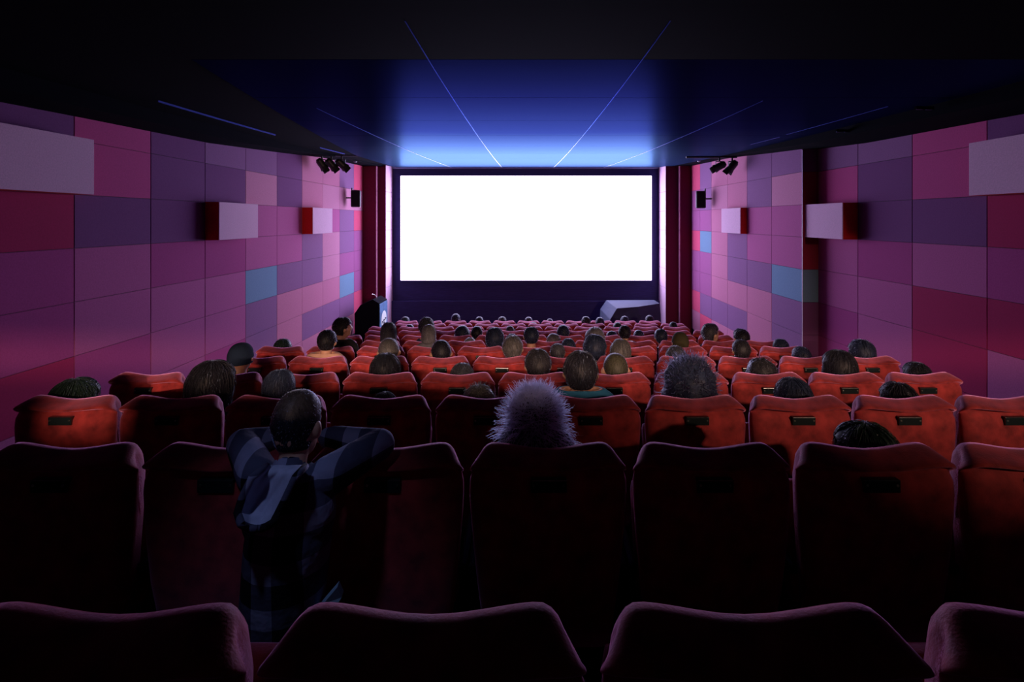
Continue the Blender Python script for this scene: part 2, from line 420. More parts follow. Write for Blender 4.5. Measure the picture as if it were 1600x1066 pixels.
# ------------------------------------------------------------------ lectern and draped block
t = thing('lectern', 'black lectern with a blue-lit emblem panel, at the end of the side aisle', 'lectern', (-3.85, 14.9, 0))
p0, p1 = at(592, 474, 14.55), at(604.5, 467, 15.35)
ang = math.atan2(p1.x - p0.x, p1.y - p0.y)
mid = (p0 + p1) / 2
t.location = (mid.x, mid.y, 0); t.rotation_euler = (0, 0, -ang)
hl = (Vector((p1.x, p1.y)) - Vector((p0.x, p0.y))).length / 2
ht = p0.z
bm = bmesh.new()
vs = []
for y in (-hl, hl):
    vs.append([bm.verts.new(v) for v in ((0, y, 0), (0, y, ht), (-.17, y, ht + .10), (-.50, y, ht - .05), (-.66, y, ht - .28), (-.66, y, 0))])
n6 = 6
for k in range(n6): bm.faces.new((vs[0][k], vs[0][(k + 1) % n6], vs[1][(k + 1) % n6], vs[1][k]))
bm.faces.new(vs[0]); bm.faces.new(vs[1][::-1])
obj('body', bm, mat('lectern black laminate', (.006, .006, .010), .9, spec=.03), t)
bm = bmesh.new(); box(bm, .002, .022, -hl + .02, hl - .02, .05, ht - .03)
pn = obj('sign_panel', bm, mat('blue poster print', (.10, .22, .40), .5, var=.35, scale=6), t); pn['label'] = 'blue printed front panel'
zc = ht - .52
bm = bmesh.new()
bmesh.ops.create_cone(bm, cap_ends=True, segments=40, radius1=.255, radius2=.255, depth=.006, matrix=Matrix.Translation((.026, 0, zc)) @ Matrix.Rotation(PI / 2, 4, 'Y'))
e = obj('emblem', bm, mat('white emblem', (.85, .9, .80), .6), pn); e['label'] = 'white round emblem with dark lettering'
bm = bmesh.new()                                              # the slanted dark scribble across the disc and the short line under it
random.seed(3)
for k in range(9):
    y = -.20 + k * .047; z = zc + .00 + y * .18
    box(bm, .029, .033, y, y + .036, z - .035 + .012 * (k % 2), z + .03 - .012 * (k % 3))
for k in range(3):
    y = -.06 + k * .045; box(bm, .029, .033, y, y + .035, zc - .10, zc - .055)
obj('lettering', bm, mat('dark print', (.03, .05, .08), .6), pn)
bm = bmesh.new(); tube(bm, [(-.10, -.25, ht + .05), (-.10, -.26, ht + .14), (-.12, -.30, ht + .20), (-.17, -.34, ht + .23)], .008); ell(bm, (-.19, -.355, ht + .235), (.02, .03, .02))
obj('microphone', bm, M['screw'], t)

tA, tB, tC, tD, tE = at(947.3, 468.9, 16.1), at(1022.3, 468.5, 16.15), at(1031, 473, 15.6), at(997.5, 483.4, 14.9), at(964, 482, 14.6)
zt_ = tE.z
top = [Vector((v.x, v.y, zt_ if i != 2 else zt_ - .02)) for i, v in enumerate((tA, tB, tC, tD, tE))]
mids = [at(937.7, 485.4, 16.2), Vector((tB.x + .02, 16.25, zt_ - .35)), Vector((tC.x + .03, 15.6, zt_ - .35)), Vector((tD.x + .05, 14.86, zt_ - .30)), at(953.5, 499, 14.55)]
mids[0].z = mids[4].z
bots = [Vector((v.x - (.04 if i in (0, 4) else -.02), v.y, 0.0)) for i, v in enumerate(mids)]
bm = bmesh.new()
R3 = [[bm.verts.new(v) for v in q] for q in (top, mids, bots)]
bm.faces.new(R3[0])
for a, b in ((0, 1), (1, 2)):
    for k in range(5): bm.faces.new((R3[a][k], R3[a][(k + 1) % 5], R3[b][(k + 1) % 5], R3[b][k]))
bm.faces.new(R3[2][::-1])
bmesh.ops.bevel(bm, geom=list(bm.edges), offset=.02, segments=2, profile=.6, affect='EDGES')
tag(obj('draped_block', bm, mat('blue grey cover cloth', (.026, .036, .085), .85, var=.1, scale=8, bump=.2, bscale=14)), 'large angular block under a blue-grey cover, in front of the screen', 'covered block')

# ------------------------------------------------------------------ seats
PROF = [(.05, .36, .235), (.02, .48, .245), (.0, .62, .262), (-.004, .76, .276), (-.003, .88, .286), (-.003, .945, .289), (.005, .99, .288), (.022, 1.020, .284), (.036, 1.038, .280),
        (.014, 1.047, .286), (-.013, 1.057, .288), (-.015, 1.064, .288), (-.006, 1.071, .286), (.02, 1.080, .278), (.055, 1.091, .266), (.082, 1.099, .257), (.105, 1.10, .252),
        (.125, 1.088, .255), (.138, 1.06, .263), (.14, .98, .272), (.13, .82, .27), (.118, .66, .262), (.135, .52, .245), (.13, .40, .235), (.09, .355, .233)]
US = [-1, -.985, -.95, -.9, -.84, -.76, -.66, -.54, -.4, -.2, 0, .2, .4, .54, .66, .76, .84, .9, .95, .985, 1]
def seat_back_bm():
    bm = bmesh.new(); rings = []
    for u in US:
        t = max(0, (abs(u) - .80) / .20); s = math.sqrt(max(0, 1 - t * t))
        ring = []
        for (y, z, hw) in PROF:
            wz = min(1, max(0, (z - .98) / .10))
            zz = z - .024 * wz * math.cos(PI / 2 * min(1, abs(u) / .80)) ** 1.6
            zz -= .045 * (1 - s) * wz
            zz += .03 * (1 - s) * max(0, 1 - (z - .36) / .15) if z < .5 else 0
            ym = .062; yy = ym + (y - ym) * (.28 + .72 * s)
            ring.append(bm.verts.new((u * hw, yy, zz)))
        rings.append(ring)
    n = len(PROF)
    for a, b in zip(rings, rings[1:]):
        for k in range(n): bm.faces.new((a[k], a[(k + 1) % n], b[(k + 1) % n], b[k]))
    bm.faces.new(rings[0][::-1]); bm.faces.new(rings[-1])
    return bm
def make_seat():
    root = thing('cinema_seat', '', 'cinema seat')
    obj('backrest', seat_back_bm(), M['velvet'], root, True)
    bm = bmesh.new(); box(bm, -.065, .065, -.009, .022, .962, 1.008, 0, .003)
    pl = obj('number_plate', bm, M['plate'], root); pl['label'] = 'glossy black plate with two screws'
    for s in (-.054, .054):
        bm = bmesh.new(); cyl(bm, (s, -.0115, .989), (s, -.006, .989), .0045, seg=10); obj('screw', bm, M['screw'], pl)
    # tip-up pan, hinge at the back
    bm = bmesh.new(); box(bm, -.25, .25, .02, .46, -.06, .05, 0, .04)
    pan = obj('seat_pan', bm, M['velvet'], root, True, (0, .15, .43))
    for s in (-1, 1):
        bm = bmesh.new(); x = s * .281
        box(bm, x - .016, x + .016, .06, .46, .62, .66, 0, .012); box(bm, x - .012, x + .012, .16, .40, .30, .62, 0, .005)
        obj('armrest', bm, M['black_plastic'], root)
    bm = bmesh.new(); box(bm, -.05, .05, .10, .22, .0, .38, 0, .008); box(bm, -.14, .14, .06, .28, 0, .02, 0, .005); box(bm, -.27, .27, .12, .18, .34, .40, 0, .01)
    obj('pedestal', bm, M['black_metal'], root)
    return root
def copy_tree(o, parent=None):
    c = o.copy(); C.objects.link(c)
    if parent: c.parent = parent
    for ch in list(o.children): copy_tree(ch, c)
    return c

# ------------------------------------------------------------------ people: seated body archetype
def voxel(bm, size, smooth=3):
    me = bpy.data.meshes.new('tmp'); bm.to_mesh(me); bm.free()
    o = bpy.data.objects.new('tmp', me); C.objects.link(o)
    r = o.modifiers.new('r', 'REMESH'); r.mode = 'VOXEL'; r.voxel_size = size
    s = o.modifiers.new('s', 'SMOOTH'); s.factor = .5; s.iterations = smooth
    dg = bpy.context.evaluated_depsgraph_get(); ev = o.evaluated_get(dg); em = ev.to_mesh()
    nv = len(em.vertices); V = np.empty(nv * 3); em.vertices.foreach_get('co', V); V = V.reshape(-1, 3)
    N = np.empty(nv * 3); em.vertices.foreach_get('normal', N); N = N.reshape(-1, 3)
    Fc = [tuple(p.vertices) for p in em.polygons]
    ev.to_mesh_clear(); bpy.data.objects.remove(o); bpy.data.meshes.remove(me)
    return V, N, Fc

def head_pieces(bm, c, s=1.0, rot=None, fwd=1):
    R = rot.to_3x3() if rot else Matrix.Identity(3)
    def e(p, r): ell(bm, Vector(c) + R @ (Vector(p) * s), tuple(q * s for q in r), rot=R)
    e((0, 0, 0), (.075, .095, .115)); e((0, .03, -.06), (.058, .062, .062)); e((0, .055, -.095), (.03, .03, .022))
    e((0, .098, -.012), (.012, .02, .026)); e((0, .104, -.022), (.017, .013, .011))
    e((0, .084, -.058), (.026, .012, .006)); e((0, .082, -.068), (.024, .012, .007))
    for k in (-1, 1):
        e((k * .084, -.004, -.012), (.012, .022, .032)); e((k * .03, .078, .014), (.022, .016, .008)); e((k * .04, .06, -.03), (.022, .02, .02))
        e((k * .031, .079, .0), (.012, .011, .009))

def seated_body():
    bm = bmesh.new()
    ell(bm, (0, 0, .10), (.165, .125, .11)); cap(bm, (0, -.02, .16), (0, -.03, .34), .135, .145, 16)
    ell(bm, (0, -.03, .38), (.17, .115, .17)); ell(bm, (0, -.03, .47), (.165, .09, .08))
    for k in (-1, 1):
        cap(bm, (k * .165, -.03, .50), (k * .05, -.02, .575), .055, .05)
        cap(bm, (k * .185, -.03, .485), (k * .225, .05, .23), .055, .042)
        cap(bm, (k * .225, .05, .23), (k * .15, .27, .215), .042, .03)
        ell(bm, (k * .14, .32, .205), (.04, .05, .018))
        for q in range(4): cap(bm, (k * (.112 + .019 * q), .355, .203), (k * (.115 + .018 * q), .42 - .008 * abs(q - 1.5), .185), .0085, .0075, 8)
        cap(bm, (k * .105, .30, .21), (k * .085, .35, .205), .010, .008, 8)
        cap(bm, (k * .09, .03, .085), (k * .115, .43, .095), .088, .06, 16)
        cap(bm, (k * .115, .43, .09), (k * .11, .47, -.34), .056, .038, 14)
        cap(bm, (k * .11, .45, -.385), (k * .125, .62, -.395), .04, .032)
    cap(bm, (0, -.02, .55), (0, .005, .68), .056, .052, 14)
    head_pieces(bm, (0, .02, .765))
    return voxel(bm, .0135, 2)
BV, BN, BF = seated_body()
x_, y_, z_ = BV[:, 0], BV[:, 1], BV[:, 2]
ax_ = np.abs(x_)
isleg = ((z_ < .185) & (y_ > .14)) | (z_ < .09)
ishand = (y_ > .26) & (ax_ < .2) & (z_ > .165) & ~isleg
isshirt = (z_ < .612) & ~isleg & ~ishand
def extract(mask):
    keep = [f for f in BF if all(mask[i] for i in f)]
    used = sorted({i for f in keep for i in f}); idx = {i: k for k, i in enumerate(used)}
    return np.array(used), [tuple(idx[i] for i in f) for f in keep]
SH_I, SH_F = extract(isshirt)
shoe = z_ < -.36
TR_I, TR_F = extract(isleg & ~shoe)

def smooth01(t): t = np.clip(t, 0, 1); return t * t * (3 - 2 * t)

HZ = .86
class Pose:
    def __init__(s, loc, T, bs, hs, yaw, tilt, lean):
        s.loc, s.T, s.bs, s.hs, s.yaw, s.tilt, s.lean = loc, T, bs, hs, yaw, tilt, lean
    def __call__(s, V):
        V = np.array(V, float)
        x, y, z = V[:, 0].copy(), V[:, 1].copy(), V[:, 2].copy()
        h = smooth01((z - .57) / .07)
        # head
        dx, dy, dz = x * s.hs, (y - .0) * s.hs, (z - .60) * s.hs * HZ
        c, n_ = math.cos(s.yaw), math.sin(s.yaw)
        rx, ry = dx * c - dy * n_, dx * n_ + dy * c
        ct, st = math.cos(s.tilt), math.sin(s.tilt)
        rx, rz = rx * ct + dz * st, -rx * st + dz * ct
        hx, hy, hz = rx, ry, .60 * s.T - s.lift + rz
        bx, by, bz = x * s.bs, y * min(1, s.bs + .1), z * s.T
        X = bx + (hx - bx) * h; Y = by + (hy - by) * h; Z = bz + (hz - bz) * h
        k = np.clip(Z, 0, None) * s.lean
        return np.stack([X + k, Y, Z], 1)

def mesh_obj(name, V, Fc, m, parent, smooth=True, split=None):
    me = bpy.data.meshes.new(name)
    me.from_pydata(V.tolist(), [], Fc); me.update()
    me.materials.append(m)
    if split:
        me.materials.append(split[2])
        for q in range(split[0], split[1]): me.polygons[q].material_index = 1
    if smooth: me.polygons.foreach_set('use_smooth', [True] * len(me.polygons))
    o = bpy.data.objects.new(name, me); C.objects.link(o); o.parent = parent
    return o

# ------------------------------------------------------------------ hair
STY = {  # thickness, lowest z at the nape, side hairline, flare below the ears, noise amplitude, strands, frizz
 'short': dict(t=.014, low=.675, side=.757, flare=-.30, amp=.004, ns=260, fr=0),
 'crew':  dict(t=.007, low=.680, side=.765, flare=-.32, amp=.0015, ns=120, fr=0),
 'thick': dict(t=.024, low=.665, side=.735, flare=-.22, amp=.008, ns=320, fr=0),
 'bob':   dict(t=.026, low=.600, side=.61, flare=.06, amp=.004, ns=420, fr=0),
 'long':  dict(t=.022, low=.50, side=.52, flare=.12, amp=.006, ns=420, fr=0),
 'curly': dict(t=.046, low=.60, side=.61, flare=.22, amp=.016, ns=1300, fr=.020),
 'fluffy': dict(t=.028, low=.660, side=.70, flare=-.1, amp=.014, ns=420, fr=.016),
 'big':   dict(t=.028, low=.62, side=.63, flare=.75, amp=.010, ns=4600, fr=.026),
 'shaved': dict(t=.0035, low=.69, side=.775, flare=-.34, amp=.0006, ns=0, fr=0),
 'beanie': dict(t=.016, low=.712, side=.715, flare=-.04, amp=.001, ns=0, fr=0),
}
HC = Vector((0, .02, .765))
def hair_fn(st, seed):
    def pt(phi, v, extra=0.):
        t = st['t'] + extra; low = st['low']
        a = v * 2.2
        if a < PI / 2:
            z = HC.z + (.115 + t) * math.cos(a); rho = math.sin(a) ** .82; below = 0
        else:
            below = (a - PI / 2) / (2.2 - PI / 2)
            z = HC.z - (HC.z - low) * below
            rho = 1 + st['flare'] * below
            if below > .86: rho *= 1 - (below - .86) * 1.6
        sy = math.sin(phi)                                     # +1 face, -1 back of the head
        if sy > .45: zh = HC.z + .06
        elif sy > -.05: zh = st['side'] + (HC.z + .06 - st['side']) * max(0, (sy - .12) / .33)
        else: zh = low - .05
        m = 1.0
        if z < zh: m = max(.62, 1 - (zh - z) * 9)
        nz = noise.noise(Vector((math.cos(phi) * 2.2 + seed, sy * 2.2, z * 16))) + .6 * noise.noise(Vector((math.cos(phi) * 7 + seed, sy * 7, z * 22 + seed)))
        r = rho * m
        q = st['amp'] * nz * (.4 + .6 * min(1, rho))
        return Vector((math.cos(phi) * ((.075 + t) * r + q), HC.y + sy * ((.095 + t) * r + q), z + q * .5 * (1 if v < .4 else 0)))
    return pt
def hair_mesh(style, seed, strands, nphi=44, nv=26, fuzz=0):
    st = STY[style]; pt = hair_fn(st, seed); rnd = random.Random(seed)
    V, Fc = [], []
    V.append(pt(0, 0.0))
    for j in range(1, nv + 1):
        for i in range(nphi): V.append(pt(2 * PI * i / nphi, j / nv))
    for i in range(nphi): Fc.append((0, 1 + i, 1 + (i + 1) % nphi))
    for j in range(nv - 1):
        a = 1 + j * nphi; b = a + nphi
        for i in range(nphi): Fc.append((a + i, b + i, b + (i + 1) % nphi, a + (i + 1) % nphi))
    a = 1 + (nv - 1) * nphi; V.append(Vector((0, HC.y, st['low'] + .01))); k = len(V) - 1
    for i in range(nphi): Fc.append((a + i, k, a + (i + 1) % nphi))
    ncap = len(Fc)
    ns = int(st['ns'] * strands)
    for _ in range(ns):                                         # locks of hair lying on, or springing from, the cap
        phi = rnd.uniform(0, 2 * PI)
        if st['fr']:
            v0 = rnd.uniform(.02, .93); ln = rnd.randint(5, 8); p = pt(phi, v0, -.004); out = (p - HC).normalized()
            pts = [p]; d = out * .5 + Vector((rnd.uniform(-1, 1), rnd.uniform(-1, 1), rnd.uniform(-.6, .8)))
            for q in range(ln):
                d = (d + Vector((rnd.uniform(-1, 1), rnd.uniform(-1, 1), rnd.uniform(-1, .7))) * .9).normalized()
                p = p + (d * .7 + out * .35) * st['fr'] * .45; pts.append(p)
            wd = .002
        else:
            v0 = rnd.uniform(.03, .75); v1 = min(.97, v0 + rnd.uniform(.15, .4)); tw = rnd.uniform(-.25, .25)
            lift = rnd.uniform(.0005, .0035)
            pts = [pt(phi + tw * q / 5, v0 + (v1 - v0) * q / 5, lift * (1 + q / 5)) for q in range(6)]
            wd = .0022
        b0 = len(V)
        for q, p in enumerate(pts):
            nx = pts[min(q + 1, len(pts) - 1)] - pts[max(q - 1, 0)]
            sd = nx.cross(p - HC); sd = sd.normalized() if sd.length > 1e-8 else Vector((1, 0, 0))
            o = (p - HC).normalized(); w = wd * (1 - .75 * q / (len(pts) - 1))
            V += [p + sd * w, p - sd * w, p + o * w]
        for q in range(len(pts) - 1):
            c = b0 + q * 3
            if st['fr']: Fc.append((c, c + 1, c + 4, c + 3)); continue
            Fc += [(c, c + 1, c + 4, c + 3), (c + 1, c + 2, c + 5, c + 4), (c + 2, c, c + 3, c + 5)]
    nlock = len(Fc)
    for _ in range(fuzz):                                       # short flyaway hairs that catch the screen light round the outline
        phi = rnd.uniform(0, 2 * PI); v = math.sqrt(rnd.random()) * .92
        p = pt(phi, v, -.002); o = Vector((p.x, (p.y - HC.y) * .7, (p.z - HC.z) * .6)).normalized()
        dn = (pt(phi, min(1, v + .04)) - pt(phi, v)).normalized()
        d = (o * .55 + dn * .6 + Vector((rnd.uniform(-1, 1), rnd.uniform(-1, 1), rnd.uniform(-1, 1))) * .45).normalized()
        sd = d.cross(Vector((rnd.uniform(-1, 1), .3, rnd.uniform(-1, 1)))).normalized() * (.0012 if strands >= .6 else .0017)
        ln = rnd.uniform(.009, .019) * (.5 if style in ('crew', 'shaved', 'bob', 'long') else .85 if strands < 1 else .6); b0 = len(V)
        V += [p + sd, p - sd, p + d * ln]
        Fc += [(b0, b0 + 1, b0 + 2)]
    return np.array([tuple(v) for v in V]), Fc, ncap, nlock

def hair_mat(name, col, rough=.5, trans=.18, tcol=None):
    m, nt, p = new_mat(name)
    p.inputs['Base Color'].default_value = (*col, 1); p.inputs['Roughness'].default_value = rough
    p.inputs['Specular IOR Level'].default_value = .22
    p.inputs['Sheen Weight'].default_value = .45 if trans < .5 else 0; p.inputs['Sheen Roughness'].default_value = .18
    p.inputs['Sheen Tint'].default_value = (.5, .65, 1, 1)
    tc = nt.nodes.new('ShaderNodeTexCoord'); mp = nt.nodes.new('ShaderNodeMapping'); mp.inputs['Scale'].default_value = (60, 60, 9)
    n = nt.nodes.new('ShaderNodeTexNoise'); n.inputs['Scale'].default_value = 2.2; n.inputs['Detail'].default_value = 3
    r = nt.nodes.new('ShaderNodeValToRGB')
    r.color_ramp.elements[0].position = .32; r.color_ramp.elements[1].position = .7
    r.color_ramp.elements[0].color = (*[c * .55 for c in col], 1); r.color_ramp.elements[1].color = (*[min(1, c * 1.5) for c in col], 1)
    link(nt, tc.outputs['Object'], mp.inputs['Vector']); link(nt, mp.outputs['Vector'], n.inputs['Vector'])
    link(nt, n.outputs['Fac'], r.inputs['Fac']); link(nt, r.outputs['Color'], p.inputs['Base Color'])
    b = nt.nodes.new('ShaderNodeBump'); b.inputs['Strength'].default_value = .35; b.inputs['Distance'].default_value = .004
    link(nt, n.outputs['Fac'], b.inputs['Height']); link(nt, b.outputs['Normal'], p.inputs['Normal'])
    tr = nt.nodes.new('ShaderNodeBsdfTranslucent'); tr.inputs['Color'].default_value = (*(tcol or [min(1, c * 1.6) for c in col]), 1)
    mx = nt.nodes.new('ShaderNodeMixShader'); mx.inputs[0].default_value = trans
    link(nt, p.outputs[0], mx.inputs[1]); link(nt, tr.outputs[0], mx.inputs[2]); link(nt, mx.outputs[0], nt.nodes['Material Output'].inputs['Surface'])
    return m
HM = {'black': hair_mat('black hair', (.010, .011, .016)), 'dark': hair_mat('dark brown hair', (.012, .0125, .019)),
      'brown': hair_mat('brown hair', (.020, .020, .025)), 'grey': hair_mat('grey hair', (.042, .046, .060)),
      'blond': hair_mat('blond hair', (.085, .084, .086)), 'white': hair_mat('white hair', (.15, .15, .17)),
      'green': hair_mat('hair in greenish shade', (.018, .038, .030)), 'navy': hair_mat('blue black hair', (.016, .024, .052)),
      'olive': hair_mat('cropped hair', (.05, .05, .034)), 'wool': mat('olive wool', (.045, .042, .022), .95, spec=.1, bump=.5, bscale=60),
      'frizz': hair_mat('frizzy dark blond hair', (.02, .02, .025), .8, .95, (.78, .80, 1)), 'frizz_dark': hair_mat('frizzy dark hair', (.012, .012, .016), .8, .9, (.4, .42, .55)),
      'bluewool': mat('dark blue wool', (.012, .022, .045), .95, spec=.1, bump=.5, bscale=60)}
FUZZ = hair_mat('fine dark flyaway hair', (.012, .013, .02), .8, .97, (.8, .85, 1)); FUZZ_PALE = hair_mat('fine pale flyaway hair', (.05, .052, .06), .8, .97, (1, 1, 1))
SKIN = mat('skin', (.46, .25, .17), .55, spec=.35, var=.08, scale=30)
CL = {'black': mat('black cloth', (.012, .012, .016), .9, spec=.15), 'navy': mat('navy cloth', (.02, .03, .07), .9, spec=.15),
      'grey': mat('grey cloth', (.10, .10, .12), .9, spec=.15), 'teal': mat('teal cloth', (.03, .16, .30), .9, spec=.15),
      'sand': mat('pale orange cloth', (.45, .27, .20), .9, spec=.15), 'red': mat('red cloth', (.30, .02, .03), .9, spec=.15),
      'jean': mat('dark denim', (.02, .025, .05), .9, spec=.15, var=.2, scale=80)}

# px, head top py, head width px, row, style, hair, shirt, look, yaw(deg), tilt(deg)
P = [
 (835, 612, 116, 2, 'big', 'frizz', 'black', 'big frizzy light-rimmed hair widening to the shoulders', 0, 0),
 (1355, 663, 90, 2, 'thick', 'green', 'black', 'only the dark greenish top of the head showing', 0, 0),
 (115, 593, 66, 3, 'thick', 'green', 'black', 'rounded dark green-tinged hair, low behind the seat', 0, 0),
 (327, 565, 74, 3, 'bob', 'dark', 'black', 'smooth dark brown bob falling past the seat top', -12, 2),
 (434, 579, 48, 3, 'short', 'navy', 'black', 'short hair with a pale crown swirl, head tilted', 10, 4),
 (600, 614, 42, 3, 'short', 'grey', 'black', 'just a sliver of greyish hair above the seat', 0, 0),
 (748, 603, 52, 3, 'fluffy', 'blond', 'grey', 'tousled bright blond curls at the seat top', 0, 0),
 (906, 550, 53, 3, 'short', 'dark', 'teal', 'short dark hair and teal shirt, taller than neighbours', 0, 2),
 (1078, 560, 92, 3, 'curly', 'frizz_dark', 'black', 'large dark curly hair with frizzy outline', 0, 0),
 (1240, 592, 54, 3, 'short', 'navy', 'black', 'short dark hair, right against an orange-red seat', 0, 0),
 (1405, 599, 52, 3, 'short', 'dark', 'black', 'low dark purple-brown hair, only the top showing', 0, 0),
 (376, 536, 37, 4, 'beanie', 'bluewool', 'navy', 'plain dark blue knitted cap, beside the panelled wall', 0, 0),
 (602, 553, 48, 4, 'bob', 'black', 'black', 'glossy black bob with a ring of shine', 0, 0),
 (722, 568, 36, 4, 'thick', 'grey', 'navy', 'blue-grey hair peak, low in the seat', 0, 0),
 (841, 546, 41, 4, 'short', 'brown', 'black', 'grey-streaked short hair and visible ear', 6, 0),
 (962, 553, 43, 4, 'shaved', 'olive', 'grey', 'closely shaved olive-toned head', 0, 0),
 (1190, 561, 44, 4, 'fluffy', 'brown', 'grey', 'blurry fluffy grey-brown hair top', 0, 0),
 (1312, 548, 50, 4, 'bob', 'dark', 'black', 'dark shiny bob, one seat from the wall side', 0, 0),
 (1433, 567, 38, 4, 'short', 'black', 'black', 'black hair top, in the outermost wall-side seat', 0, 0),
 (510, 516, 29, 5, 'short', 'black', 'sand', 'short black hair, bare neck and pale orange shirt', 0, 2),
 (608, 529, 32, 5, 'crew', 'blond', 'grey', 'short pale hair, partly behind a black bob', 10, 0),
 (690, 532, 31, 5, 'crew', 'dark', 'black', 'round dark head with light on one side', 15, 0),
 (801, 525, 32, 5, 'short', 'blond', 'grey', 'short fair hair lit at the sides', 0, 0),
 (871, 537, 23, 5, 'short', 'grey', 'navy', 'small head with light-rimmed short hair', 0, 0),
 (929, 523, 36, 5, 'thick', 'navy', 'navy', 'large dark blue-black head of hair', 0, 0),
 (968, 530, 33, 5, 'bob', 'blond', 'red', 'fair hair above a red collar', 0, 4),
 (1056, 541, 31, 5, 'short', 'grey', 'grey', 'low grey hair top, beside the aisle of seats', 0, 0),
 (1158, 531, 27, 5, 'short', 'brown', 'grey', 'brownish grey head, fully above the seat', 0, 0),
 (1252, 542, 28, 5, 'short', 'navy', 'navy', 'low dark bluish hair top', 0, 0),
 (1347, 531, 37, 5, 'thick', 'navy', 'navy', 'thick dark hair, outermost on the panelled wall side', 0, 0),
 (441, 530, 28, 6, 'short', 'green', 'grey', 'low greenish hair top, beside the lectern-side wall', 0, 0),
 (533, 496, 26, 6, 'short', 'brown', 'black', 'grey-brown hair, face in profile and dark collar', -50, 0),
 (670, 507, 23, 6, 'bob', 'white', 'grey', 'pale smooth hair and bare neck', 0, 0),
 (773, 512, 29, 6, 'thick', 'navy', 'navy', 'dark tousled hair with bright edge', 0, 0),
 (830, 511, 24, 6, 'short', 'navy', 'navy', 'narrow dark head, whole head above the seat', 0, 0),
 (888, 529, 22, 6, 'short', 'navy', 'navy', 'low blurred dark blue head', 0, 0),
 (930, 512, 31, 6, 'fluffy', 'white', 'grey', 'bright white-blond wavy hair', 0, 0),
 (1063, 519, 26, 6, 'beanie', 'wool', 'black', 'dark olive knitted cap', 0, 0),
 (1220, 530, 24, 6, 'short', 'navy', 'black', 'low dark hair top beside the panelled wall', 0, 0),
 (607, 504, 26, 7, 'long', 'grey', 'navy', 'long grey-blue hair down to the shoulders', 0, 0),
 (666, 496, 24, 7, 'short', 'grey', 'navy', 'high head with bright blue-lit hair', 0, 0),
 (734, 528, 14, 7, 'fluffy', 'white', 'grey', 'tiny pale tuft of hair over the seat top', 0, 0),
 (800, 522, 20, 7, 'short', 'navy', 'navy', 'low dark cap of hair behind a fair head', 0, 0),
 (865, 521.5, 23, 7, 'short', 'white', 'navy', 'low hair with a bright white outline', 0, 0),
 (976, 508.5, 19, 7, 'short', 'black', 'navy', 'dark head, neck and dark shoulders showing', 0, 0),
 (1035, 514, 20, 7, 'short', 'navy', 'navy', 'blue-rimmed head leaning toward a neighbour', 0, -8),
 (1107, 505.5, 25, 7, 'short', 'grey', 'black', 'pale hair, face turned in profile to the wall', -65, 0),
 (1159, 514, 24, 7, 'short', 'black', 'black', 'black hair edged with light on one side', 10, 0),
 (722, 509, 24, 8, 'thick', 'navy', 'navy', 'wide dark blue head', 0, 0),
 (745, 510, 18, 8, 'short', 'black', 'navy', 'dark head touching its wider neighbour', 0, 0),
 (880, 508, 20, 8, 'thick', 'navy', 'navy', 'dark blue head, in line with the screen middle', 0, 0),
 (953, 517, 18, 8, 'short', 'navy', 'navy', 'low dark blue head leaning sideways', 0, 10),
 (998, 516, 17, 8, 'short', 'navy', 'navy', 'low blue-lit head between dark shoulders', 0, 0),
 (797, 509.5, 14, 9, 'short', 'grey', 'navy', 'small low grey-blue hair top', 0, 0),
 (640, 507, 15, 10, 'short', 'black', 'black', 'low black hair top near the lectern', 0, 0),
 (965, 504, 14, 10, 'short', 'green', 'black', 'low green-tinged hair top', 0, 0),
 (1052, 503, 12, 10, 'short', 'black', 'black', 'low dark hair top, outermost by the pilasters', 0, 0),
 (833, 504, 16, 11, 'fluffy', 'blond', 'grey', 'bright pale curls', 0, 0),
 (915.5, 494.5, 14, 11, 'short', 'brown', 'black', 'tall brown head', 0, 0),
 (937.5, 496, 14, 11, 'short', 'navy', 'navy', 'dark blue round head beside a brown one', 0, 0),
 (633, 495, 15, 12, 'short', 'green', 'black', 'greenish hair top next to the lectern', 0, 0),
 (712, 490.5, 14, 12, 'short', 'navy', 'navy', 'dark blue head against the black wall', 0, 0),
 (749, 495, 13, 12, 'short', 'dark', 'black', 'dim dark hair top', 0, 0),
 (784.5, 494.7, 13, 12, 'fluffy', 'grey', 'grey', 'hair top with bright rim below the screen', 0, 0),
 (826, 495.4, 13, 12, 'short', 'grey', 'navy', 'pale-rimmed hair top below the screen middle', 0, 0),
 (859, 498, 11, 12, 'short', 'grey', 'navy', 'very low pale hair top', 0, 0),
 (976, 494, 13, 12, 'short', 'navy', 'black', 'dark head in front of the draped block', 0, 0),
 (1015, 493, 14, 12, 'short', 'dark', 'black', 'dark head at the end of the draped block', 0, 0),
]
LIFT = {906: .115, 510: .075, 533: .06, 976: .05, 1107: .04, 998: .03}         # shoulders drawn up towards the ears
occupied = set()
SEATX = [[(START[i] + k + .5) * W for k in range(COUNT[i])] for i in range(12)]
seed = 11
